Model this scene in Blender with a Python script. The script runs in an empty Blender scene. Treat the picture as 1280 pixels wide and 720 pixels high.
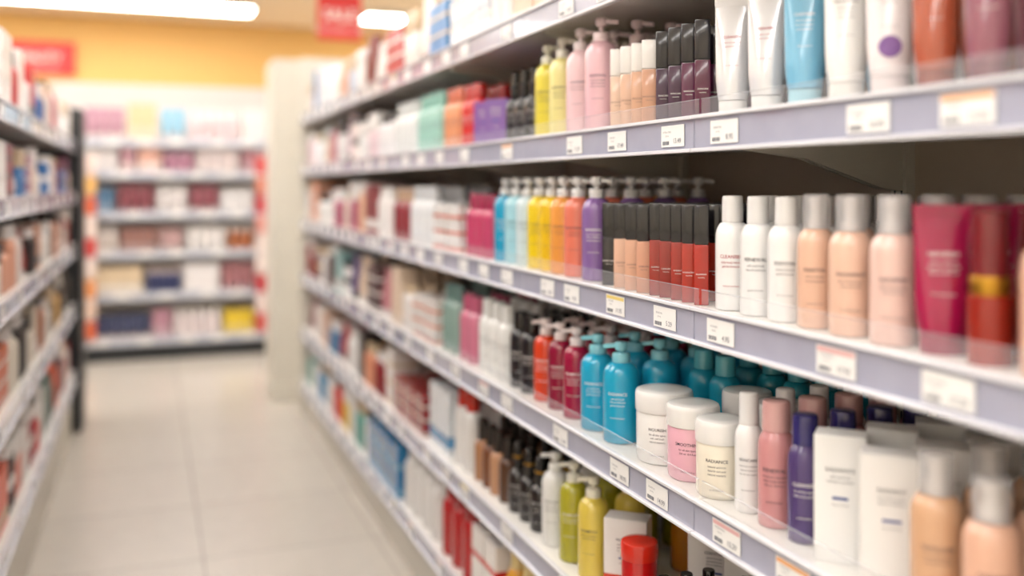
import bpy, bmesh, math, random, colorsys
from mathutils import Vector, Matrix

random.seed(11)
SC = bpy.context.scene
COL = SC.collection
try:
    SC.view_settings.view_transform = 'Standard'
    SC.view_settings.look = 'None'
except Exception:
    pass

# ------------------------------------------------------------------ materials
_m = {}
def lin(c):
    return c/12.92 if c <= .04045 else ((c+.055)/1.055)**2.4
def rgb(h):
    return tuple(lin(int(h[i:i+2], 16)/255) for i in (0, 2, 4)) + (1,)
def prgb(h):
    r, g, b, _ = rgb(h)
    H, S, V = colorsys.rgb_to_hsv(r, g, b)
    S = min(.985, S*1.08); V *= .82
    return colorsys.hsv_to_rgb(H, S, V)+(1,)
def soft(h, k=.22, t='ECE8EA'):
    return ''.join('%02X' % round(int(h[i:i+2], 16)*(1-k)+int(t[i:i+2], 16)*k) for i in (0, 2, 4))

def plastic(h, rough=.38, coat=0.0, metal=0.0, alpha=1.0, trans=0.0, emit=0.0):
    k = (h, rough, coat, metal, alpha, trans, emit)
    if k in _m: return _m[k]
    m = bpy.data.materials.new('plastic_'+h)
    m.use_nodes = True
    nt = m.node_tree
    b = nt.nodes['Principled BSDF']
    n = nt.nodes.new('ShaderNodeTexNoise'); n.inputs['Scale'].default_value = 60
    tc = nt.nodes.new('ShaderNodeTexCoord')
    nt.links.new(tc.outputs['Object'], n.inputs['Vector'])
    mr = nt.nodes.new('ShaderNodeMapRange')
    mr.inputs['To Min'].default_value = max(0.02, rough-.04)
    mr.inputs['To Max'].default_value = rough+.04
    nt.links.new(n.outputs['Fac'], mr.inputs['Value'])
    nt.links.new(mr.outputs['Result'], b.inputs['Roughness'])
    b.inputs['Base Color'].default_value = prgb(h)
    b.inputs['Metallic'].default_value = metal
    b.inputs['Coat Weight'].default_value = coat
    b.inputs['Coat Roughness'].default_value = .07
    b.inputs['Alpha'].default_value = alpha
    _m[k] = m
    return m

INK = plastic('44444F', .6)
INKW = plastic('FCF8F6', .6)
INKR = plastic('B23A48', .6)
INKT = plastic('8A8C94', .6)
CLEAR = plastic('F2F0F2', .12, alpha=.38)
GUARD = plastic('F4F6FA', .05, alpha=.09)
WHITE = plastic('F6F5F4', .3)
BLACK = plastic('161416', .3, coat=.4)
GOLD = plastic('C89A4E', .28, metal=.9)

# ------------------------------------------------------------------ geometry kit
def lathe(profile, seg=24, slot='body', cx=0, cy=0, ex=1.0, ey=1.0):
    v = []; f = []
    for r, z in profile:
        for i in range(seg):
            a = 2*math.pi*i/seg
            v.append((cx+r*ex*math.cos(a), cy+r*ey*math.sin(a), z))
    for j in range(len(profile)-1):
        for i in range(seg):
            k = (i+1) % seg
            f.append((j*seg+i, j*seg+k, (j+1)*seg+k, (j+1)*seg+i))
    f.append(tuple(reversed(range(seg))))
    f.append(tuple(range((len(profile)-1)*seg, len(profile)*seg)))
    return (v, f, slot)

_rb = {}
def rbox(w, d, h, bev=.001, slot='body', off=(0, 0, 0), seg=1):
    key = (round(w, 4), round(d, 4), round(h, 4), bev, seg)
    if key not in _rb:
        bm = bmesh.new()
        bmesh.ops.create_cube(bm, size=1)
        for v in bm.verts:
            v.co = Vector((v.co.x*w, v.co.y*d, (v.co.z+.5)*h))
        if bev > 0:
            bmesh.ops.bevel(bm, geom=list(bm.edges), offset=bev, segments=seg, affect='EDGES', profile=.5)
        bm.verts.index_update()
        _rb[key] = ([tuple(v.co) for v in bm.verts], [tuple(v.index for v in f.verts) for f in bm.faces])
        bm.free()
    v, f = _rb[key]
    return ([(a+off[0], b+off[1], c+off[2]) for a, b, c in v], f, slot)

def bx(x0, x1, y0, y1, z0, z1, slot='body', bev=0):
    return rbox(x1-x0, y1-y0, z1-z0, bev, slot, ((x0+x1)/2, (y0+y1)/2, z0))

_tx = {}
def text2d(s, size, bold=0.0):
    k = (s, bold)
    if k not in _tx:
        c = bpy.data.curves.new('t', 'FONT')
        c.body = s; c.size = 1; c.align_x = 'CENTER'; c.resolution_u = 2; c.offset = bold
        o = bpy.data.objects.new('t', c); COL.objects.link(o)
        dg = bpy.context.evaluated_depsgraph_get()
        me = bpy.data.meshes.new_from_object(o.evaluated_get(dg))
        _tx[k] = ([(v.co.x, v.co.y) for v in me.vertices], [tuple(p.vertices) for p in me.polygons])
        bpy.data.objects.remove(o); bpy.data.curves.remove(c); bpy.data.meshes.remove(me)
    v, f = _tx[k]
    return [(a*size, b*size) for a, b in v], f

def cyl_surf(r):
    R = r+.0005
    return lambda x, z: (R*math.sin(x/R), -R*math.cos(x/R), z)
def flat_surf(d):
    return lambda x, z: (x, -d/2-.0005, z)

def lines(surf, zc, rows, slot='ink', xo=0):
    V = []; F = []
    for s, size, dz, bold in rows:
        v, f = text2d(s, size, bold)
        o = len(V)
        V += [surf(a+xo, zc+dz+b) for a, b in v]
        F += [tuple(i+o for i in q) for q in f]
    return (V, F, slot)

def disc(surf, zc, r, slot):
    V = [surf(0, zc)]; n = 20
    V += [surf(r*math.cos(2*math.pi*i/n), zc+r*math.sin(2*math.pi*i/n)) for i in range(n)]
    return (V, [(0, 1+i, 1+(i+1) % n) for i in range(n)], slot)

WORDS = ['HYDRATING', 'RADIANT', 'NOURISH', 'SMOOTHING', 'RADIANCE', 'SKINCARE', 'ESSENTIAL', 'RENEWAL', 'SHAMPOO', 'CLEANSER']
SUBS = ['daily body lotion', 'natural extracts', 'for all skin types', 'moisture complex', 'soft and fresh', '250 ml  8.4 fl.oz', 'gentle formula']
def deflabel(surf, zc, w, seed, slot='ink', scale=1.0):
    rr = random.Random(seed)
    wd = rr.choice(WORDS)
    sz = min(w*1.35/len(wd), .0078)*scale
    rows = [(wd, sz, .013, .006)]
    for i in range(rr.randint(2, 3)):
        rows.append((rr.choice(SUBS), sz*.62, .005-i*.0062, .002))
    rows.append((rr.choice(SUBS), sz*.52, -.031, 0))
    return lines(surf, zc, rows, slot)

# ---- product templates (front faces -Y, stands on z=0)
def t_pump(r, H, seg=24, spout=0, label=None, slot_l='ink', taper=1.0):
    Hb = H*.80
    P = [lathe([(r*.86, 0), (r*.96, .0015), (r, .006), (r, Hb*.80), (r*.985, Hb*.85), (r*.93, Hb*.90), (r*.82, Hb*.94),
                (r*.66, Hb*.97), (r*.50, Hb*.99), (r*.44, Hb)], seg)]
    P.append(lathe([(r*.48, Hb-.003), (r*.50, Hb-.001), (r*.50, Hb+.013), (r*.45, Hb+.016), (r*.25, Hb+.018)], seg, 'cap'))
    P.append(lathe([(.0055, Hb+.012), (.0052, H-.010)], 12, 'cap'))
    P.append(lathe([(.0075, H-.019), (.0115, H-.016), (.0125, H-.012), (.0125, H-.004), (.0108, H-.001), (.006, H)], 18, 'cap'))
    sp = rbox(.034, .012, .009, .0025, 'cap', (.018, 0, H-.0115), 2)
    ca, sa = math.cos(spout), math.sin(spout)
    vv = []
    for x, y, z in sp[0]:
        if x > .025: z -= .004; y *= .75
        vv.append((x*ca-y*sa, x*sa+y*ca, z))
    P.append((vv, sp[1], 'cap'))
    if label is not None:
        P.append(deflabel(cyl_surf(r), Hb*.52, r*1.6, label, slot_l))
    return P

def t_bottle(r, H, seg=24, cf=.24, cr=.66, label=None, slot_l='ink', capslot='cap'):
    Hb = H*(1-cf)
    P = [lathe([(r*.88, 0), (r*.97, .0015), (r, .006), (r, Hb*.80), (r*.985, Hb*.86), (r*.93, Hb*.91), (r*.84, Hb*.95), (r*.74, Hb*.98), (r*cr*.92, Hb)], seg)]
    P.append(lathe([(r*cr*.9, Hb-.001), (r*cr, Hb+.001), (r*cr*.97, H-.004), (r*cr*.92, H-.001), (r*cr*.8, H)], seg, capslot))
    if label is not None:
        P.append(deflabel(cyl_surf(r), Hb*.50, r*1.7, label, slot_l))
    return P

def t_found(r, H, seg=28, label=None, slot_l='ink'):
    Hb = H*.74
    P = [lathe([(r*.88, 0), (r*.97, .0015), (r, .007), (r, Hb*.80), (r*.98, Hb*.87), (r*.92, Hb*.92), (r*.8, Hb*.97), (r*.62, Hb)], seg)]
    P.append(lathe([(r*.42, Hb-.001), (r*.42, Hb+.012), (r*.30, Hb+.015), (r*.30, H-.016), (r*.38, H-.014), (r*.38, H-.006), (r*.3, H-.004)], 18, 'cap'))
    P.append(lathe([(r*.68, Hb), (r*.68, H-.003), (r*.66, H-.001), (r*.61, H)], seg, 'clear'))
    if label is not None:
        P.append(deflabel(cyl_surf(r), Hb*.48, r*1.7, label, slot_l))
    return P

def t_jar(r, H, seg=36, label=None, slot_l='ink', lid=.28):
    Hb = H*(1-lid)
    P = [lathe([(r*.86, 0), (r*.93, .003), (r*.96, .010), (r*.96, Hb*.93), (r*.90, Hb)], seg)]
    P.append(lathe([(r*.98, Hb-.002), (r*1.0, Hb), (r*1.0, H-.009), (r*.985, H-.005), (r*.95, H-.002), (r*.88, H-.0005), (r*.5, H)], seg, 'cap'))
    if label is not None:
        P.append(deflabel(cyl_surf(r*.96), Hb*.52, r*1.2, label, slot_l, .95))
    return P

def t_slim(w, H, cf=.38, label=None, slot_l='ink'):
    Hb = H*(1-cf)
    P = [rbox(w, w, Hb, .0018, 'body', seg=2), rbox(w*.8, w*.8, .004, 0, 'cap', (0, 0, Hb-.001)),
         rbox(w, w, H-Hb-.001, .0018, 'cap', (0, 0, Hb+.001), 2)]
    if label is not None:
        P.append(lines(flat_surf(w), Hb*.5, [(random.Random(label).choice(WORDS), w*.15, 0, 0), ('long lasting', w*.1, -w*.2, 0)], slot_l))
    return P

def t_box(w, d, H, label=None, slot_l='ink', band=False):
    P = [rbox(w, d, H, .0008, 'body')]
    P.append(rbox(w*.98, .0006, .0006, 0, 'seam', (0, -d*.38, H)))
    if band:
        P.append(rbox(w+.0006, d+.0006, H*.18, 0, 'cap', (0, 0, H*.12)))
    if label is not None:
        P.append(deflabel(flat_surf(d), H*.64, w*.68, label, slot_l))
        P.append(rbox(w*.3, .0008, .0035, 0, 'acc', (0, -d/2-.0002, H*.50)))
    return P

def t_tube(w, H, seg=28, label=None, slot_l='ink', d=None, dot=False):
    d = d or w*.72
    ch = H*.14
    P = [lathe([(w*.40, 0), (w*.42, .002), (w*.42, ch-.001), (w*.38, ch)], seg, 'cap', ey=d/w)]
    V = []; F = []
    n = 9
    z0, z1 = ch, H-.014
    for j in range(n+1):
        u = j/n
        hw = w/2*(.86+.14*min(1, u*6)) * (1+.04*u)
        hd = d/2*(.88+.12*min(1, u*6)) * (1-u**1.4) + .0012
        for i in range(seg):
            a = 2*math.pi*i/seg
            V.append((hw*math.cos(a), hd*math.sin(a), z0+(z1-z0)*u))
    for j in range(n):
        for i in range(seg):
            k = (i+1) % seg
            F.append((j*seg+i, j*seg+k, (j+1)*seg+k, (j+1)*seg+i))
    F.append(tuple(reversed(range(seg))))
    P.append((V, F, 'body'))
    P.append(rbox(w*1.06, .0026, .016, .0005, 'body', (0, 0, H-.016)))
    def surf(x, z):
        u = max(0, min(1, (z-z0)/(z1-z0)))
        hw = w/2*(1+.04*u); hd = d/2*(1-u**1.4)+.0012
        return (x, -(hd*math.sqrt(max(0, 1-(x/hw)**2))+.0006), z)
    if label is not None:
        P.append(deflabel(surf, H*.58, w*.66, label, slot_l))
    if dot:
        P.append(disc(surf, H*.31, w*.26, 'acc'))
    return P

def t_dropper(r, H, seg=20, label=None, slot_l='ink'):
    Hb = H*.62
    P = [lathe([(r*.9, 0), (r, .004), (r, Hb*.8), (r*.9, Hb*.9), (r*.6, Hb*.97), (r*.42, Hb)], seg)]
    P.append(lathe([(r*.5, Hb-.002), (r*.52, Hb+.002), (r*.52, Hb+H*.17)], seg, 'cap'))
    P.append(lathe([(r*.55, Hb+H*.16), (r*.55, Hb+H*.19)], seg, 'acc'))
    P.append(lathe([(r*.44, Hb+H*.19), (r*.42, H-.004), (r*.3, H)], seg, 'cap'))
    if label is not None:
        P.append(deflabel(cyl_surf(r), Hb*.5, r*1.5, label, slot_l, .8))
    return P

def t_lipstick(r, H, seg=24):
    return [lathe([(r*.98, 0), (r, .002), (r, H*.44), (r*.9, H*.45)], seg, 'body'),
            lathe([(r*.86, H*.44), (r*.88, H*.46), (r*.88, H*.56), (r*.85, H*.57)], seg, 'acc'),
            lathe([(r*.80, H*.56), (r*.82, H*.58), (r*.80, H*.985), (r*.72, H)], seg, 'cap')]

def build(name, items, mats, parent=None, angle=.6):
    V = []; F = []; MI = []; ms = []
    for tmpl, loc, rot in items:
        c, s = math.cos(rot), math.sin(rot)
        for v, f, slot in tmpl:
            mt = mats[slot] if isinstance(mats, dict) else mats
            if mt not in ms: ms.append(mt)
            mi = ms.index(mt)
            o = len(V)
            V += [(x*c-y*s+loc[0], x*s+y*c+loc[1], z+loc[2]) for x, y, z in v]
            F += [tuple(i+o for i in q) for q in f]
            MI += [mi]*len(f)
    xs = [v[0] for v in V]; ys = [v[1] for v in V]; zs = [v[2] for v in V]
    ox, oy, oz = (min(xs)+max(xs))/2, (min(ys)+max(ys))/2, min(zs)
    V = [(x-ox, y-oy, z-oz) for x, y, z in V]
    me = bpy.data.meshes.new(name)
    me.from_pydata(V, [], F)
    for m in ms: me.materials.append(m)
    me.polygons.foreach_set('material_index', MI)
    me.polygons.foreach_set('use_smooth', [True]*len(F))
    me.set_sharp_from_angle(angle=angle)
    me.update()
    o = bpy.data.objects.new(name, me)
    o.location = (ox, oy, oz)
    COL.objects.link(o)
    if parent: o.parent = parent
    return o

def empty(name, loc=(0, 0, 0)):
    e = bpy.data.objects.new(name, None); COL.objects.link(e); return e

# ------------------------------------------------------------------ place
A = .8045     # right gondola shelf edge (x)
B = .365      # left gondola shelf edge (-x)
DEP = .42
ZR = [1.69, 1.405, 1.105, .805, .495, .205]
ZL = [1.52, 1.262, .99, .68, .33]
ZB = [1.64, 1.40, 1.10, .81, .50, .17]
YB = 7.6
CEIL = 2.9

def m_noise(name, c1, c2, scale, rough, detail=4, coat=0):
    m = bpy.data.materials.new(name); m.use_nodes = True
    nt = m.node_tree; b = nt.nodes['Principled BSDF']
    tc = nt.nodes.new('ShaderNodeTexCoord'); n = nt.nodes.new('ShaderNodeTexNoise')
    n.inputs['Scale'].default_value = scale; n.inputs['Detail'].default_value = detail
    nt.links.new(tc.outputs['Object'], n.inputs['Vector'])
    mx = nt.nodes.new('ShaderNodeMix'); mx.data_type = 'RGBA'
    mx.inputs[6].default_value = rgb(c1); mx.inputs[7].default_value = rgb(c2)
    nt.links.new(n.outputs['Fac'], mx.inputs[0]); nt.links.new(mx.outputs[2], b.inputs['Base Color'])
    b.inputs['Roughness'].default_value = rough
    b.inputs['Coat Weight'].default_value = coat
    return m

def m_floor():
    m = bpy.data.materials.new('floor_tile'); m.use_nodes = True
    nt = m.node_tree; b = nt.nodes['Principled BSDF']
    tc = nt.nodes.new('ShaderNodeTexCoord'); mp = nt.nodes.new('ShaderNodeMapping')
    mp.inputs['Location'].default_value = (-.175, .1, 0)
    geo = nt.nodes.new('ShaderNodeNewGeometry')
    nt.links.new(geo.outputs['Position'], mp.inputs['Vector'])
    br = nt.nodes.new('ShaderNodeTexBrick'); br.offset = 0
    br.inputs['Scale'].default_value = 1
    br.inputs['Brick Width'].default_value = .6; br.inputs['Row Height'].default_value = .6
    br.inputs['Mortar Size'].default_value = .003; br.inputs['Mortar Smooth'].default_value = .2
    br.inputs['Color1'].default_value = rgb('C6BFB6'); br.inputs['Color2'].default_value = rgb('C1BAB1')
    br.inputs['Mortar'].default_value = rgb('9A938A')
    nt.links.new(mp.outputs['Vector'], br.inputs['Vector'])
    n = nt.nodes.new('ShaderNodeTexNoise'); n.inputs['Scale'].default_value = 14; n.inputs['Detail'].default_value = 6
    nt.links.new(tc.outputs['Object'], n.inputs['Vector'])
    mx = nt.nodes.new('ShaderNodeMix'); mx.data_type = 'RGBA'; mx.blend_type = 'MULTIPLY'
    mx.inputs[0].default_value = .12
    nt.links.new(br.outputs['Color'], mx.inputs[6]); nt.links.new(n.outputs['Fac'], mx.inputs[7])
    nt.links.new(mx.outputs[2], b.inputs['Base Color'])
    b.inputs['Roughness'].default_value = .27
    return m

STEEL = m_noise('cream_steel', 'D2CDC2', 'CAC5BA', 8, .45)
SHELFTOP = m_noise('shelf_board_white', 'E2DFDA', 'DAD7D2', 5, .4)
BACKP = m_noise('back_panel_beige', 'BEB0A0', 'B2A494', 6, .5)
RAIL = m_noise('rail_lavender_grey', 'A8A9BA', '9C9DB0', 25, .18, coat=.5)
RAILLIP = plastic('E8E8EE', .2)
RAILB = m_noise('rail_grey_blue', 'BEC1CC', 'B2B5C2', 25, .3)
PAPER = plastic('FAF9F8', .55)
DARKST = m_noise('black_steel', '1C2024', '14181C', 10, .45)

X0, X1, Y0, Y1 = -3.2, 4.6, -2.6, 9.9
build('floor', [([bx(X0, X1, Y0, Y1, -.08, 0)], (0, 0, 0), 0)], m_floor())
build('ceiling', [([bx(X0, X1, Y0, Y1, CEIL, CEIL+.08)], (0, 0, 0), 0)], m_noise('ceiling_paint', 'E8DDCC', 'E4D9C6', 3, .8))
YEL = m_noise('yellow_paint', 'DDB26E', 'D8AC66', 2, .7)
CRM = m_noise('cream_paint', 'ECE6DA', 'E8E2D4', 2, .7)
build('wall_back', [([bx(X0-.1, X1+.1, Y1, Y1+.1, 0, CEIL)], (0, 0, 0), 0)], YEL)
build('wall_front', [([bx(X0-.1, X1+.1, Y0-.1, Y0, 0, CEIL)], (0, 0, 0), 0)], CRM)
build('wall_left', [([bx(X0-.1, X0, Y0, Y1, 0, CEIL)], (0, 0, 0), 0)], CRM)
build('wall_right', [([bx(X1, X1+.1, Y0, Y1, 0, CEIL)], (0, 0, 0), 0)], CRM)
build('baseboard_back', [([bx(X0, X1, Y1-.015, Y1, 0, .1)], (0, 0, 0), 0)], DARKST)

# ceiling lights
LAMP = bpy.data.materials.new('lamp_diffuser'); LAMP.use_nodes = True
lb = LAMP.node_tree.nodes['Principled BSDF']
lb.inputs['Base Color'].default_value = (1, 1, 1, 1)
lb.inputs['Emission Color'].default_value = (1, .965, .925, 1)
lb.inputs['Emission Strength'].default_value = 19.5
for cx in (-3.2+.9, -.33, 3.06):
    for cy in (-1.4, .6, 2.7, 4.8, 6.9, 8.85):
        w = 1.2 if cx < -1 else 2.4
        build('ceiling_light', [([bx(cx-w/2, cx+w/2, cy-.17, cy+.17, CEIL-.05, CEIL-.0005, 'h'),
                                  bx(cx-w/2+.015, cx+w/2-.015, cy-.155, cy+.155, CEIL-.056, CEIL-.05, 'l')], (0, 0, 0), 0)],
              {'h': STEEL, 'l': LAMP})

# ------------------------------------------------------------------ price tags
def tag(w=.072, h=.035, seed=0, detail=True):
    rr = random.Random(seed)
    P = [rbox(w, .0012, h, 0, 'paper', (0, 0, -h/2))]
    if rr.random() < .15:
        P.append(rbox(w*.96, .0014, h*.18, 0, 'head', (0, 0, h*.28)))
    s = flat_surf(.0016)
    if detail:
        pr = '%d.%02d' % (rr.randint(2, 19), rr.choice([49, 95, 99, 29]))
        P.append(lines(s, -.012, [(pr, .0115, 0, .01)], 'ink', w*.22))
        P.append(lines(s, 0, [(rr.choice(WORDS), .0048, .005, 0), ('250 ML', .004, -.001, 0)], 'ink', -w*.22))
        x = -w*.42
        while x < -w*.12:
            bw = rr.choice([.0006, .001, .0014])
            P.append(rbox(bw, .0004, .006, 0, 'ink', (x, -.0009, -.014)))
            x += bw+rr.choice([.0006, .0012])
    return P
TAGM = lambda c: {'paper': PAPER, 'ink': INKT, 'head': plastic(c, .5)}

# ------------------------------------------------------------------ right gondola
gr = empty('gondola_shelving')
T_END = 5.5
JO = [-.17, .57, 1.31, 2.05, 2.79, 3.53, 4.27, 5.01, T_END]
build('back_panel', [([bx(A+DEP, A+DEP+.03, JO[0], T_END, .1, 2.04)], (0, 0, 0), 0)], BACKP, gr)
ups = []
for t in JO:
    ups.append(bx(A+DEP-.02, A+DEP, t-.018, t+.018, 0.1, 2.06, 'b'))
    if t < 2.2:
        z = .3
        while z < 2.0:
            ups.append(bx(A+DEP-.0206, A+DEP-.02, t-.010, t-.006, z, z+.018, 'd'))
            ups.append(bx(A+DEP-.0206, A+DEP-.02, t+.006, t+.010, z, z+.018, 'd'))
            z += .035
build('uprights', [(ups, (0, 0, 0), 0)], {'b': STEEL, 'd': DARKST}, gr)
build('kick_plate', [([bx(A+.02, A+DEP+.03, JO[0], T_END, 0, .15)], (0, 0, 0), 0)], STEEL, gr)
build('end_panel', [([bx(A+.0, A+DEP+.04, T_END+.005, T_END+.04, 0, 2.02, bev=.004)], (0, 0, 0), 0)], STEEL, gr)

def bracket(z, t):
    pts = [(A+DEP-.02, z-.03), (A+DEP-.02, z-.115), (A+DEP-.06, z-.112), (A+.2, z-.062), (A+.06, z-.045), (A+.04, z-.03)]
    V = [(x, t-.003, zz) for x, zz in pts]+[(x, t+.003, zz) for x, zz in pts]
    n = len(pts)
    F = [tuple(reversed(range(n))), tuple(range(n, 2*n))]+[(i, (i+1) % n, n+(i+1) % n, n+i) for i in range(n)]
    return (V, F, 'b')

for si, z in enumerate(ZR):
    parts = []
    for i in range(len(JO)-1):
        t0, t1 = JO[i]+.0012, JO[i+1]-.0012
        parts.append(bx(A, A+DEP-.02, t0, t1, z-.032, z, 'top'))
        parts.append(bx(A-.004, A, t0, t1, z-.048, z-.002, 'rail'))
        parts.append(bx(A-.011, A, t0, t1, z-.002, z+.004, 'lip', .001))
        parts.append(bx(A-.012, A, t0, t1, z-.054, z-.048, 'lip', .001))
        if si in (1, 2, 3) and t0 < 2.9:
            parts.append(bx(A+.006, A+.008, t0+.004, t1-.004, z, z+.030, 'guard'))
            parts.append(bx(A+.0055, A+.0085, t0+.004, t1-.004, z+.030, z+.0306, 'gl'))
    for t in JO[1:-1]:
        if si < 5: parts += [bracket(z, t-.008), bracket(z, t+.008)]
    build('shelf_%d' % (si+1), [(parts, (0, 0, 0), 0)], {'top': SHELFTOP, 'rail': RAIL, 'lip': RAILLIP, 'guard': GUARD,
          'gl': plastic('F2F4FA', .1, alpha=.35), 'b': STEEL}, gr)
    rr = random.Random(40+si)
    fixed = {1: [.77, .918, 1.223, 1.373, 1.573, 1.76], 2: [.796, .975, 1.233, 1.399, 1.579, 1.774, 1.9], 3: [.9, 1.06, 1.217, 1.425, 1.563, 1.83]}.get(si, [.75, .93, 1.1, 1.25, 1.45, 1.62, 1.8])
    ts = [.1, .32] + list(fixed)
    t = 2.15
    while t < 5.4:
        ts.append(t); t += rr.choice([.17, .2, .24, .33])
    groups = {'F2B684': [], 'EFC0C0': [], 'F2DC8C': []}
    for i, t in enumerate(ts):
        if any(abs(t-j) < .045 for j in JO): t += .055
        g = rr.choice(list(groups))
        groups[g].append((tag(seed=si*100+i, detail=(.6 < t < 2.8)), (A-.0062, t, z-.0255), -math.pi/2))
    for g, it in groups.items():
        if it: build('price_tags', it, TAGM(g), gr)

build('end_column', [([bx(.69, 1.28, 5.9, 6.25, 0, 2.06, 'b', .01), bx(.68, 1.29, 5.89, 6.26, 0, .1, 'b', .004)], (0, 0, 0), 0)], {'b': STEEL})

# ------------------------------------------------------------------ left gondola
gl = empty('gondola_shelving')
LT0, LT1 = 1.0, 5.5
build('back_panel', [([bx(-B-DEP-.03, -B-DEP, LT0, LT1, .1, 1.72)], (0, 0, 0), 0)], BACKP, gl)
build('kick_plate', [([bx(-B-DEP-.03, -B-.02, LT0, LT1, 0, .27)], (0, 0, 0), 0)], STEEL, gl)
build('end_post', [([bx(-B-DEP-.04, -.335, 5.51, 5.88, 0, 1.70, bev=.006)], (0, 0, 0), 0)], DARKST, gl)
for si, z in enumerate(ZL):
    parts = []
    for i in range(5):
        t0, t1 = LT0+i*.9+.001, LT0+(i+1)*.9-.001
        parts += [bx(-B-DEP, -B, t0, t1, z-.032, z, 'top'), bx(-B, -B+.004, t0, t1, z-.048, z-.002, 'rail'),
                  bx(-B, -B+.011, t0, t1, z-.002, z+.005, 'lip'), bx(-B, -B+.012, t0, t1, z-.054, z-.048, 'lip')]
    build('shelf_%d' % (si+1), [(parts, (0, 0, 0), 0)], {'top': SHELFTOP, 'rail': RAIL, 'lip': RAILLIP}, gl)
    it = []
    t = 1.2
    rr = random.Random(70+si)
    while t < 5.4:
        it.append((tag(seed=i, detail=False), (-B+.0062, t, z-.0255), math.pi/2)); t += rr.choice([.3, .4, .5])
    build('price_tags', it, TAGM('EFC0C0'), gl)

# ------------------------------------------------------------------ back gondola
gb = empty('gondola_shelving')
BX0, BX1 = -1.3, 1.5
build('back_panel', [([bx(BX0, BX1, YB+.4, YB+.43, 0, 2.08)], (0, 0, 0), 0)], m_noise('back_panel_light', 'D2CCC8', 'CAC4C0', 5, .5), gb)
build('side_panel', [([bx(BX0-.03, BX0, YB+.02, YB+.43, 0, 2.08)], (0, 0, 0), 0), ([bx(BX1, BX1+.03, YB+.02, YB+.43, 0, 2.08)], (0, 0, 0), 0)], STEEL, gb)
build('kick_plate', [([bx(BX0, BX1, YB+.01, YB+.43, 0, .115)], (0, 0, 0), 0)], DARKST, gb)
for si, z in enumerate(ZB):
    build('shelf_%d' % (si+1), [([bx(BX0, BX1, YB, YB+.4, z-.03, z, 'top'), bx(BX0, BX1, YB-.005, YB, z-.055, z+.004, 'rail')], (0, 0, 0), 0)],
          {'top': SHELFTOP, 'rail': RAILB}, gb)
    it = []
    x = BX0+.15
    while x < BX1-.1:
        it.append((tag(w=.1, seed=i, detail=False), (x, YB-.0065, z-.022), 0)); x += random.choice([.22, .3])
    build('price_tags', it, TAGM('EFC0C0'), gb)

# ------------------------------------------------------------------ hero products, right gondola
D2R = math.pi/180
def R(name, tmpl, z, ts, mats, dx=.05, rows=1, rp=.07, rot=-42, jit=3):
    it = []
    for j in range(rows):
        for i, t in enumerate(ts):
            it.append((tmpl, (A+dx+j*rp+random.uniform(-.001, .001), t, z+.0002), (rot+random.uniform(-jit, jit))*D2R))
    return build(name, it, mats)

SEAM = plastic('B4B0AE', .6)
def M(body, cap='F4F3F2', ink=None, clear=CLEAR, acc=None, rough=.22, coat=.5, crough=.2, alpha=1.0):
    return {'body': plastic(body, rough, coat=coat, alpha=alpha), 'cap': plastic(cap, crough, coat=.4), 'ink': ink or INK, 'clear': clear,
            'acc': acc or plastic('4A5A9A', .5), 'seam': SEAM}

z = ZR[1]
R('lotion_tube', t_tube(.046, .20, label=1), z, [.795], M('945E6C', '7A4A56', INKW), rows=3)
R('lotion_tube', t_tube(.05, .20, label=2), z, [.868], M('B0604C', '8A4234', INKW), rows=3)
R('lotion_tube', t_tube(.053, .205, label=3, dot=True), z, [.945], M('F0E8EA', 'E8DEE0', acc=plastic('7E5A96', .4)), rows=3)
R('lotion_tube', t_tube(.052, .205, label=4), z, [1.022], M('F4F2F0', 'EDEBE8'), rows=3)
R('lotion_tube', t_tube(.054, .20, label=5), z, [1.107], M('86BEDC', 'A8D4E4', INKW), rows=3)
PEARL = {'body': plastic('EAEAEE', .2, metal=.25, coat=.4), 'cap': plastic('F0EFEF', .25), 'ink': INKR, 'clear': CLEAR, 'acc': INKR}
R('lotion_tube', t_tube(.052, .19, label=6), z, [1.197, 1.285], PEARL, rows=3)
for tt, c in ((1.356, '56203A'), (1.398, '5C2444'), (1.441, '44243E'), (1.484, '40223C')):
    R('lip_gloss_box', t_slim(.0255, .163, .40, label=7), z, [tt], M(c, '1C181E', INKW, coat=.4), rows=5, rp=.05, rot=-34, dx=.04)
for tt, c in ((1.532, 'D2A288'), (1.574, 'DAB096'), (1.616, 'E2BEA8'), (1.658, 'E6C8B4')):
    R('lip_gloss_box', t_slim(.027, .155, .34, label=8), z, [tt], M(c, 'F4F0EC', INK), rows=4, rp=.05, rot=-34, dx=.04)
R('pump_bottle', t_pump(.034, .232, spout=0, label=9), z, [1.75], M('F2C8D0', 'F6E0E2'), rows=3, rp=.08)
R('pump_bottle', t_pump(.032, .225, spout=0, label=10), z, [1.850], M('F6D4D8', 'F6E8E8'), rows=3, rp=.08)
R('pump_bottle', t_pump(.030, .22, spout=0, label=11), z, [1.945], M('F2E8A4', 'F4F0E4'), rows=3, rp=.08)
R('pump_bottle', t_pump(.030, .215, spout=0, label=12), z, [2.03], M('EEDE66', 'F2F0E0'), rows=3, rp=.08)
R('dropper_bottle', t_dropper(.026, .175, label=13), z, [2.105, 2.17, 2.235], M('1E1C20', '141214', INKW, acc=BLACK), rows=3)
R('cosmetic_carton', t_box(.075, .06, .115, label=14), z, [2.33, 2.42], M('9070AC', 'B080B0', INKW), rows=3, rp=.075, rot=-60)
R('shampoo_bottle', t_bottle(.03, .175, label=15), z, [2.51, 2.58], M('D84848', 'C82E2E', INKW), rows=3)
R('shampoo_bottle', t_bottle(.032, .18, label=15), z, [2.67, 2.75], M('ECA882', 'E07A60'), rows=3, rp=.08)
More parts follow.
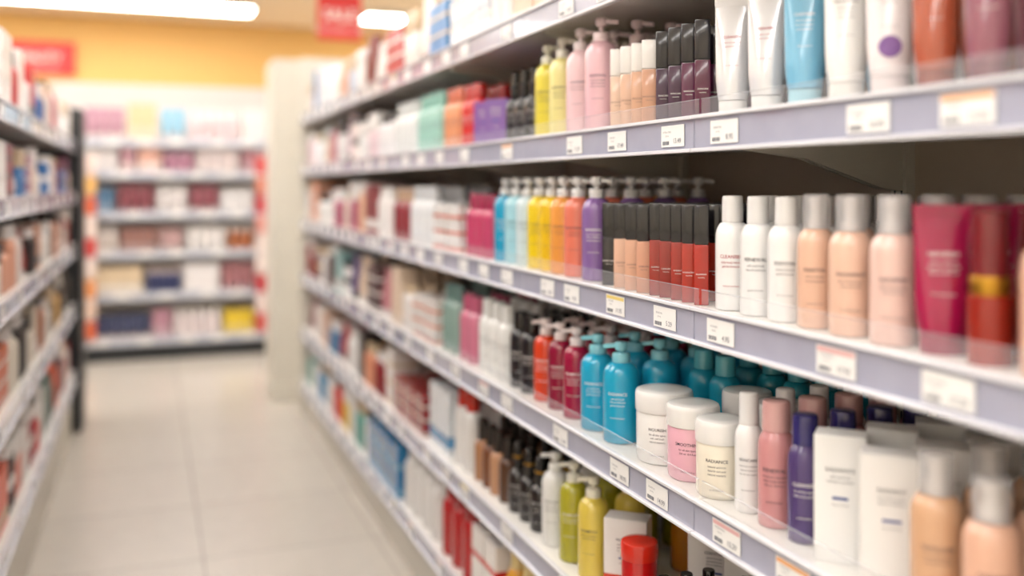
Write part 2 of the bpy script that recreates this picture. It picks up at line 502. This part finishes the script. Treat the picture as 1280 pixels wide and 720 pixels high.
R('shampoo_bottle', t_bottle(.034, .185, label=15), z, [2.86, 2.95, 3.04], M('B0DCD0', '94CCBE'), rows=3, rp=.08)
R('shampoo_bottle', t_bottle(.036, .18), z, [3.15, 3.25, 3.35], M('F0F2F2', 'E6EAEA'), rows=3, rp=.085)

z = ZR[2]
R('foundation_bottle', t_found(.030, .18, label=20), z, [.715], M('EABCA8', 'F4EEEC'), rows=4, rp=.08)
R('lipstick_tube', t_lipstick(.0235, .168), z, [.793], M('9A342C', '7A2A30', acc=GOLD), rows=4, rp=.07)
R('lotion_tube', t_tube(.060, .172, label=21), z, [.862], M('A82850', '981E44', INKW, acc=INKW, coat=.5), rows=3, rp=.08, dx=.052)
R('foundation_bottle', t_found(.0285, .182, label=22), z, [.936], M('EFCEC4', 'F6F0EE'), rows=4, rp=.07)
R('foundation_bottle', t_found(.0285, .182, label=23), z, [1.012], M('F0CAB6', 'F6F0EE'), rows=4, rp=.07)
R('foundation_bottle', t_found(.0255, .182, label=24), z, [1.084], M('ECC4AE', 'F6F0EE'), rows=4, rp=.07)
for i, tt in enumerate((1.150, 1.217, 1.284)):
    R('lotion_bottle', t_bottle(.0265, .178, cf=.23, cr=.62, label=[25, 61, 62][i]), z, [tt], M('F6F5F5', 'F4F3F3', [INK, INK, INKR][i]), rows=5, rp=.065)
for i, (tt, c) in enumerate(((1.352, 'AC3C36'), (1.389, 'B04038'), (1.426, 'A23832'), (1.463, '943430'), (1.500, 'A03E38'))):
    R('lip_gloss_box', t_slim(.0235, .163, .40, label=30+i), z, [tt], M(c, '18161A', INKW, coat=.4), rows=6, rp=.05, rot=-34, dx=.035)
for i, (tt, c) in enumerate(((1.545, 'D8A48C'), (1.590, 'E0B29A'), (1.635, 'E4BCA6'))):
    R('lip_gloss_box', t_slim(.0265, .160, .42, label=36+i), z, [tt], M(c, '18161A', INK, coat=.2), rows=6, rp=.05, rot=-34, dx=.035)
R('lip_gloss_box', t_slim(.0265, .160, .42, label=39), z, [1.682], M('241E20', '141214', INKW, coat=.3), rows=6, rp=.05, rot=-34, dx=.035)
for i, (tt, c) in enumerate(((1.775, '9070A8'), (1.862, 'F08E7A'), (1.937, 'F4AC66'), (2.004, 'F6CE46'), (2.074, 'F6D848'), (2.150, 'D8EAF0'), (2.225, 'B4E2EE'), (2.302, '3CACD4'))):
    R('pump_bottle', t_pump(.031, .212, spout=0, label=50+i), z, [tt], M(c, 'F2F1F1', INK if i not in (0, 7) else INKW), rows=4, rp=.08)
R('shampoo_bottle', t_bottle(.03, .17), z, [2.40, 2.47, 2.54], M('CC5A7A', 'B04060'), rows=3, rp=.08)
for k in range(3):
    R('soap_carton', t_box(.10, .07, .045, band=True), z+.046*k, [2.66, 2.80], M('F4F2F0', 'DC6A50'), rows=3, rp=.11, rot=-85)
R('shampoo_bottle', t_bottle(.034, .19), z, [2.95, 3.04, 3.13], M('EEF0F2', 'E2E5E8'), rows=3, rp=.085)
R('shampoo_bottle', t_bottle(.03, .18), z, [3.23, 3.31, 3.39], M('96444A', 'D0B096'), rows=3, rp=.085)

z = ZR[3]
R('foundation_bottle', t_found(.030, .178, label=70), z, [.79], M('EABEA8', 'F4ECE8'), rows=4, rp=.08)
R('foundation_bottle', t_found(.030, .186, label=71), z, [.868], M('DEB494', 'F4ECE8'), rows=4, rp=.08)
R('cosmetic_carton', t_box(.074, .045, .163, label=72), z, [.950], M('F6F4F3', rough=.5, coat=0), rows=4, rp=.085, rot=-44, jit=1, dx=.06)
R('cosmetic_carton', t_box(.066, .045, .166, label=73), z, [1.038], M('F6F5F4', rough=.5, coat=0), rows=4, rp=.085, rot=-44, jit=1, dx=.055)
R('lotion_bottle', t_bottle(.0245, .176, cf=.24, cr=.74, label=74), z, [1.108], M('564676', '34306A', INKW, coat=.4), rows=5, rp=.065)
R('lotion_bottle', t_bottle(.0265, .181, cf=.24, cr=.78, label=75), z, [1.174], M('D69A9C', 'DEB0AE', INK), rows=5, rp=.065)
R('lotion_bottle', t_bottle(.0215, .18, cf=.27, cr=.70, label=76), z, [1.240], M('F5F4F4', 'F0EFF0'), rows=5, rp=.065)
R('cream_jar', t_jar(.041, .122, label=77), z, [1.322], M('F4ECDC', 'F8F6F4'), rows=1, dx=.052)
R('cream_jar', t_jar(.045, .126, label=78), z, [1.418], M('F0BCCA', 'F8F6F4'), rows=1, dx=.060)
R('cream_jar', t_jar(.052, .128, label=79), z, [1.524], M('F6F5F3', 'F8F7F6'), rows=1, dx=.064)
R('cream_jar', t_jar(.043, .140), z, [1.318, 1.415], M('F4F2F0', 'F8F7F6'), rows=1, dx=.165)
R('lotion_bottle', t_bottle(.030, .185, cf=.2, cr=.62), z, [1.335, 1.41, 1.485, 1.56], M('2E9CB4', '6CC4D4'), dx=.27, rows=2, rp=.075)
R('lotion_bottle', t_bottle(.030, .182, cf=.2, cr=.62), z, [1.51, 1.585], M('2AA4C4', '74CCDC'), dx=.185, rows=1, rp=.075)
R('pump_bottle', t_pump(.035, .192, spout=180*D2R, label=80), z, [1.665, 1.768], M('34ACD4', '98DAE8', INKW), rows=4, rp=.085)
R('pump_bottle', t_pump(.030, .192, spout=180*D2R, label=81), z, [1.868], M('A42446', 'ECE0E0', INKW), rows=4, rp=.08)
R('pump_bottle', t_pump(.029, .190, spout=180*D2R, label=82), z, [1.955], M('94223E', 'ECE0E0', INKW), rows=4, rp=.08)
R('pump_bottle', t_pump(.029, .188, spout=180*D2R, label=83), z, [2.04], M('E05038', 'F0E2E0', INKW), rows=4, rp=.08)
R('shampoo_bottle', t_bottle(.028, .185, label=84), z, [2.13, 2.20], M('1E1C22', '141214', INKW), rows=3, rp=.08)
R('shampoo_bottle', t_bottle(.029, .19, label=85), z, [2.285, 2.36, 2.435], M('F4F4F2', 'EAEAE8'), rows=3, rp=.08)
R('shampoo_bottle', t_bottle(.03, .185), z, [2.525, 2.60], M('D8889E', 'C86A86'), rows=3, rp=.08)
R('shampoo_bottle', t_bottle(.03, .20), z, [2.69, 2.77], M('94AEA6', '6E8E8A'), rows=3, rp=.08)
for k in range(3):
    R('soap_carton', t_box(.11, .07, .045, band=True), z+.046*k, [2.90, 3.04], M('F2ECE8', 'E08260'), rows=3, rp=.11, rot=-85)

z = ZR[4]
R('lipstick_tube', t_lipstick(.0135, .125), z, [1.33, 1.375, 1.42, 1.465], M('1A1618', '141214', acc=GOLD), rows=3, rp=.045, dx=.03)
R('cream_jar', t_jar(.035, .150, label=90, lid=.2), z, [1.575], M('C62C2C', 'DC4A42', INKW), rows=1, dx=.042)
R('cream_jar', t_jar(.030, .120, label=91, lid=.22), z, [1.27], M('C62C2C', 'DC4A42', INKW), rows=2, rp=.08, dx=.05)
R('cosmetic_carton', t_box(.10, .06, .160, label=92, band=True), z, [1.44, 1.56], M('F4F0EE', 'D84A3A'), rows=1, rot=-44, dx=.20, jit=1)
R('cosmetic_carton', t_box(.085, .05, .154, label=93, band=True), z, [1.685], M('F4F0EE', 'D84A3A'), rows=1, rot=-40, dx=.075, jit=1)
R('pump_bottle', t_pump(.032, .206, spout=180*D2R, label=94), z, [1.79], M('EAD26C', 'F6F2E0'), rows=2, rp=.085)
R('pump_bottle', t_pump(.031, .204, spout=180*D2R), z, [1.76], M('E8962E', 'F0D8B0'), rows=2, rp=.085, dx=.25)
R('pump_bottle', t_pump(.032, .21, spout=180*D2R, label=95), z, [1.888], M('B8B244', 'F4F2E6', INKW), rows=4, rp=.085)
R('pump_bottle', t_pump(.031, .205, spout=180*D2R, label=96), z, [1.985], M('F4F4F2', 'F6F6F4'), rows=4, rp=.085)
R('dropper_bottle', t_dropper(.026, .17, label=97), z, [2.075, 2.145, 2.215], M('221C1C', '161414', INKW, acc=GOLD), rows=4)
for i, tt in enumerate((2.29, 2.355, 2.42, 2.485)):
    R('foundation_bottle', t_bottle(.025, .165, cf=.34, cr=.6), z, [tt], M(['5A3A28', 'C89878', '7A4A30', 'B88664'][i], '221A16', acc=GOLD), rows=5, rp=.065)
R('shampoo_bottle', t_bottle(.03, .22), z, [2.57, 2.65], M('F2F0EE', 'D04038'), rows=3, rp=.08)
R('cosmetic_carton', t_box(.06, .06, .19, band=True), z, [2.75, 2.82, 2.89], M('EAF0F6', '5A94C4'), rows=4, rp=.07, rot=-90, jit=1)
for k in range(3):
    R('soap_carton', t_box(.12, .08, .042, band=True), z+.043*k, [3.02, 3.16, 3.30], M('963236', 'E4D6CE'), rows=3, rp=.10, rot=-90, jit=1)

z = ZR[5]
R('shampoo_bottle', t_bottle(.032, .21), z, [1.95, 2.03], M('EEEEEA', 'E6E6E2'), rows=3, rp=.085)
R('shampoo_bottle', t_bottle(.032, .2), z, [2.13, 2.21], M('E4A84C', 'EED8A0'), rows=3, rp=.085)
for k in range(2):
    R('soap_carton', t_box(.09, .08, .09, band=True), z+.091*k, [2.32, 2.42], M('F2ECE8', 'D04040'), rows=3, rp=.10, rot=-90, jit=1)
R('shampoo_bottle', t_bottle(.04, .22), z, [2.54, 2.64, 2.74], M('C03034', 'A82428', INKW), rows=3, rp=.10)
R('shampoo_bottle', t_bottle(.04, .215), z, [2.86, 2.97, 3.08, 3.19], M('F4F2F0', 'EAE8E6'), rows=3, rp=.10)
for k in range(2):
    R('soap_carton', t_box(.11, .10, .09, band=True), z+.091*k, [3.32, 3.44, 3.56, 3.68], M('3E84B8', '86B8D6', INKW), rows=3, rp=.115, rot=-90, jit=1)

# ------------------------------------------------------------------ generic fill
NAMES = {'bottle': 'shampoo_bottle', 'pump': 'pump_bottle', 'box': 'cosmetic_carton', 'jar': 'cream_jar', 'tube': 'lotion_tube', 'stack': 'soap_carton', 'slim': 'lip_gloss_box'}
def fill(side, z, t0, t1, maxh, pal, seed, kinds=('bottle', 'pump', 'box', 'bottle', 'stack', 'tube', 'bottle', 'jar', 'slim'), dmax=.36, rmax=3, nmax=3):
    rr = random.Random(seed)
    t = t0
    k = 0
    while t < t1-.08:
        kd = rr.choice(kinds)
        c = pal[k % len(pal)] if rr.random() < .8 else rr.choice(pal); k += 1
        cap = rr.choice(['F6F4F2', 'ECE8E4', '2A2426', c, 'F4F0EE', 'D4BEA0'])
        w = rr.uniform(.050, .072)
        n = rr.randint(2, nmax)
        H = maxh*rr.uniform(.62, .92)
        lv = 1
        if kd == 'bottle': tm = t_bottle(w/2, H, 14, cf=rr.uniform(.18, .3))
        elif kd == 'pump': tm = t_pump(w/2, H, 14, spout=rr.choice([0, math.pi]))
        elif kd == 'jar': tm = t_jar(w/2, H*.45, 16); lv = 2
        elif kd == 'tube': tm = t_tube(w*.9, H, 14)
        elif kd == 'slim': w = .03; n = 5; tm = t_slim(.026, H)
        elif kd == 'stack':
            lv = rr.randint(3, 4); w = rr.uniform(.09, .13); n = rr.randint(1, 2)
            tm = t_box(w*.96, .1, H/lv-.001, band=True)
        else: tm = t_box(w*.94, w*.9, H, band=rr.random() < .7)
        pit = w*1.12 if kd not in ('stack', 'box') else w*1.03
        if t+n*pit > t1: n = max(1, int((t1-t)/pit))
        rp = .115 if kd == 'stack' else w*1.12
        if kd == 'slim': rp = .045
        rows = min(rmax, int(dmax/rp))
        it = []
        hh = max(v[2] for p in tm for v in p[0])
        for l in range(lv):
            for i in range(n):
                for j in range(rows):
                    tt = t+pit*(i+.5); dx = .012+rp*(j+.5)
                    if side == 'R': loc = (A+dx, tt, z+.0002+l*(hh+.0005)); ro = -90
                    elif side == 'L': loc = (-B-dx, tt, z+.0002+l*(hh+.0005)); ro = 90
                    else: loc = (tt, YB+dx, z+.0002+l*(hh+.0005)); ro = 0
                    it.append((tm, loc, (ro+rr.uniform(-1, 1))*D2R))
        build(NAMES[kd], it, {'body': plastic(c, .35), 'cap': plastic(cap, .35), 'ink': INK, 'acc': GOLD, 'clear': CLEAR, 'seam': SEAM})
        t += n*pit+.012

LIGHTS = ['F4F2F4', 'ECD4DC', 'DCCEE4', 'F6EAE6', 'EAB8C2', 'F4F4F4', 'B86A7E', 'EED4C0', 'C8DEE4']
MIX2 = ['F2EEEC', '8A3236', 'E6BCA2', '6E4440', 'E0CCC2', 'B05274', 'F2F0EE', '9CBED0', 'E0946E']
MIX3 = ['F0EAE6', '704A4A', 'D0949A', '8E2C36', 'EAD4BE', '6A5A88', 'F4F2F0', '92B8B8', '503436']
MIX4 = ['F2ECE8', '922C34', 'E6A488', '3A3032', 'F2F0EE', 'BA5256', '5E88B0', 'E0BCA6']
MIX5 = ['F0EAE6', 'AE2C32', 'EEEAE6', 'EACA44', 'D84040', 'F2EEEA', '4C92C0', 'F4F0EE', '70B0A6', 'C0445A', 'F0DED4']
TOPS = ['F6F4F4', 'E6E8F0', 'F6F4F4', '4A86BE', 'F6E6DE', 'F4F2F2', 'BE363E', 'EEEAE6', '8E5450', 'F8F6F6', 'C4D4E8', 'E8B8A0']
fill('R', ZR[0], .1, 5.45, .25, TOPS, 1)
fill('R', ZR[1], 3.42, 5.45, .23, LIGHTS, 2)
fill('R', ZR[2], 3.46, 5.45, .23, MIX2, 3)
fill('R', ZR[3], 3.14, 5.45, .23, MIX3, 4)
fill('R', ZR[4], 3.40, 5.45, .23, MIX4, 5)
fill('R', ZR[5], 3.78, 5.45, .22, MIX5, 6)
fill('R', ZR[5], .1, 1.9, .22, MIX5, 7)
fill('R', ZR[4], .1, 1.18, .2, MIX4, 8)
for i in (1, 2, 3):
    fill('R', ZR[i], .05, .66, .2, MIX2, 10+i)

fill('L', ZL[0], 1.1, 5.45, .24, ['F2EEEC', '2E66AA', 'F4ECE8', 'F0F0F0', 'C8343C', 'E6E2EE', '2E66AA', 'E8C6B0', 'F0F0F0', 'C02A34', 'F4F2F4'], 27)
fill('L', ZL[1], 1.1, 5.45, .19, ['F2F0EF', '2E70B4', 'F4F2F0', '8A2A3A', 'F0ECEA', '3C7CB8', 'A87088', 'EEDCCA'], 22)
fill('L', ZL[2], 1.1, 5.45, .21, ['F0ECE8', '2E2624', 'E8B098', '5E3E34', 'ECE4DE', 'B03A34', '2A2020', 'D89A7A', 'F0EAE4'], 23)
fill('L', ZL[3], 1.1, 5.45, .23, ['3A2E2A', 'E0B26C', '5E4C38', 'ECE4D6', '2E2826', 'D8642E', 'D4CCBC', 'A8603A', 'F0EAE2'], 24)
fill('L', ZL[4], 1.1, 5.45, .24, ['302628', 'E87058', '3E2E30', 'E08A7A', 'F0EAE6', 'A03848', 'D8403A', 'EEE4DE', '4E766E'], 25)

# back gondola: colour-blocked facings, in metres along the unit (from its centre line)
BROWS = [
 [(-.45, -.17, 'B8889A', 'tube'), (-.15, .05, 'E4C69C', 'box'), (.07, .26, '98C8E2', 'tube'), (.28, .65, 'EEDADE', 'bottle'), (.67, .88, 'F0ECEC', 'box')],
 [(-.45, -.22, 'EDE6E6', 'tube'), (-.20, -.10, 'B88A94', 'box'), (-.08, .08, 'D8A898', 'box'), (.10, .31, 'B8849A', 'bottle'), (.33, .64, 'E8DADA', 'tube'), (.66, .88, 'B4848C', 'box')],
 [(-.45, -.25, '55789A', 'box'), (-.22, .03, '84404A', 'tube'), (.05, .26, 'E8E2E2', 'bottle'), (.28, .49, '8A4652', 'tube'), (.51, .75, 'F0EEF0', 'bottle'), (.77, .88, 'A87882', 'box')],
 [(-.45, -.22, 'E0D4CE', 'bottle'), (-.20, .05, '946A62', 'box'), (.07, .23, 'C09C9C', 'tube'), (.26, .54, 'EEEAEA', 'tube'), (.56, .75, 'B46E4E', 'bottle'), (.77, .88, 'E8D8D0', 'box')],
 [(-.45, -.05, 'E4CEAE', 'box'), (-.02, .22, '343C68', 'bottle'), (.24, .49, 'F2EEF0', 'box'), (.51, .76, 'AC747A', 'tube'), (.78, .88, 'E8D8D0', 'box')],
 [(-.45, 0.0, '343C60', 'tube'), (.02, .15, 'B88898', 'box'), (.17, .51, 'F0E4E6', 'bottle'), (.53, .75, 'ECCC4C', 'box'), (.77, .88, 'E4B0A8', 'box')]]
for si, z in enumerate(ZB):
    rr = random.Random(80+si)
    mh = .28 if si == 0 else .215
    for x0, x1, c, kd in BROWS[si]:
        n = max(2, round((x1-x0)/.07)); p = (x1-x0)/n
        H = mh*rr.uniform(.76, .95)
        tm = t_tube(p*.86, H, 14) if kd == 'tube' else t_bottle(p*.46, H, 14) if kd == 'bottle' else t_box(p*.93, .06, H, band=True)
        it = [(tm, (x0+p*(i+.5), YB+.05+.085*j, z+.0002), 0) for i in range(n) for j in range(2)]
        build(NAMES[kd], it, {'body': plastic(soft(c, .08), .35), 'cap': plastic(rr.choice(['F0ECEA', soft(c, .5), 'E8D8D4']), .35), 'seam': SEAM})
    pal = [q[2] for q in BROWS[si]]
    fill('B', z, BX0+.05, -.47, mh, pal, 90+si, kinds=('box', 'bottle', 'tube'), rmax=2, nmax=4)
    fill('B', z, .91, BX1-.05, mh, pal, 95+si, kinds=('box', 'bottle', 'tube'), rmax=2, nmax=4)

for nm, x, cs in (('sachet_clip_strip', -.405, ['E07A5C', 'F0D4C4', 'E8A070', 'F2E0D8', 'D86060', 'F2E0D8', 'E0785C', 'F0C080', 'F0D8D0']),
                  ('sachet_clip_strip', .80, ['D86A68', 'F0DCD8', 'C85058', 'F0E0DC', 'F0E0DC', 'E8A8A0', 'D06068', 'E09888', 'D86060'])):
    it = [([bx(-.006, .006, -.001, .001, 0, 1.45, 's')], (x, YB-.05, .12), 0)]
    ms = {'s': WHITE}
    for i, c in enumerate(cs):
        ms['p%d' % i] = plastic(c, .35)
        it.append(([rbox(.085, .014, .115, .005, 'p%d' % i), rbox(.085, .003, .02, 0, 'p%d' % i, (0, 0, .112))], (x, YB-.062, .18+i*.15), 0))
    it.append(([bx(-.004, .004, 0, .05, 0, .006, 's')], (x, YB-.05, 1.56), 0))
    build(nm, it, ms)

# ------------------------------------------------------------------ signs
RED = plastic('DC5050', .45)
def sign(name, x, y, z, w, h, txt, hang):
    P = [rbox(w, .012, h, .002, 'r', (0, 0, 0))]
    P.append(lines(flat_surf(.014), h*.42, [(txt, h*.34, 0, .02), ('special offers today', h*.14, -h*.24, 0)], 'w'))
    if hang:
        for s in (-1, 1):
            P.append(bx(s*w*.4-.002, s*w*.4+.002, -.002, .002, h, CEIL-z, 's'))
    else:
        P.append(bx(-w*.3, w*.3, .006, Y1-y, h*.4, h*.6, 's'))
    build(name, [(P, (x, y, z), 0)], {'r': RED, 'w': INKW, 's': STEEL})
sign('wall_sign', -.96, 9.86, 2.32, .62, .31, 'BEAUTY', False)
sign('hanging_sign', 1.13, 6.1, 2.22, .28, .30, 'SALE', True)

# ------------------------------------------------------------------ camera
cam = bpy.data.cameras.new('camera')
co = bpy.data.objects.new('camera', cam); COL.objects.link(co)
co.location = (0, 0, 1.3)
co.rotation_euler = (math.radians(90), 0, -math.radians(20.68))
cam.sensor_width = 36
cam.lens = 36*1200/1280
cam.shift_y = -129/1280
cam.clip_start = .05
cam.dof.use_dof = True
cam.dof.focus_distance = 1.60
cam.dof.aperture_fstop = 1.12
SC.camera = co

w = bpy.data.worlds.new('world'); SC.world = w; w.use_nodes = True
w.node_tree.nodes['Background'].inputs[0].default_value = (1, .97, .94, 1)
w.node_tree.nodes['Background'].inputs[1].default_value = .5
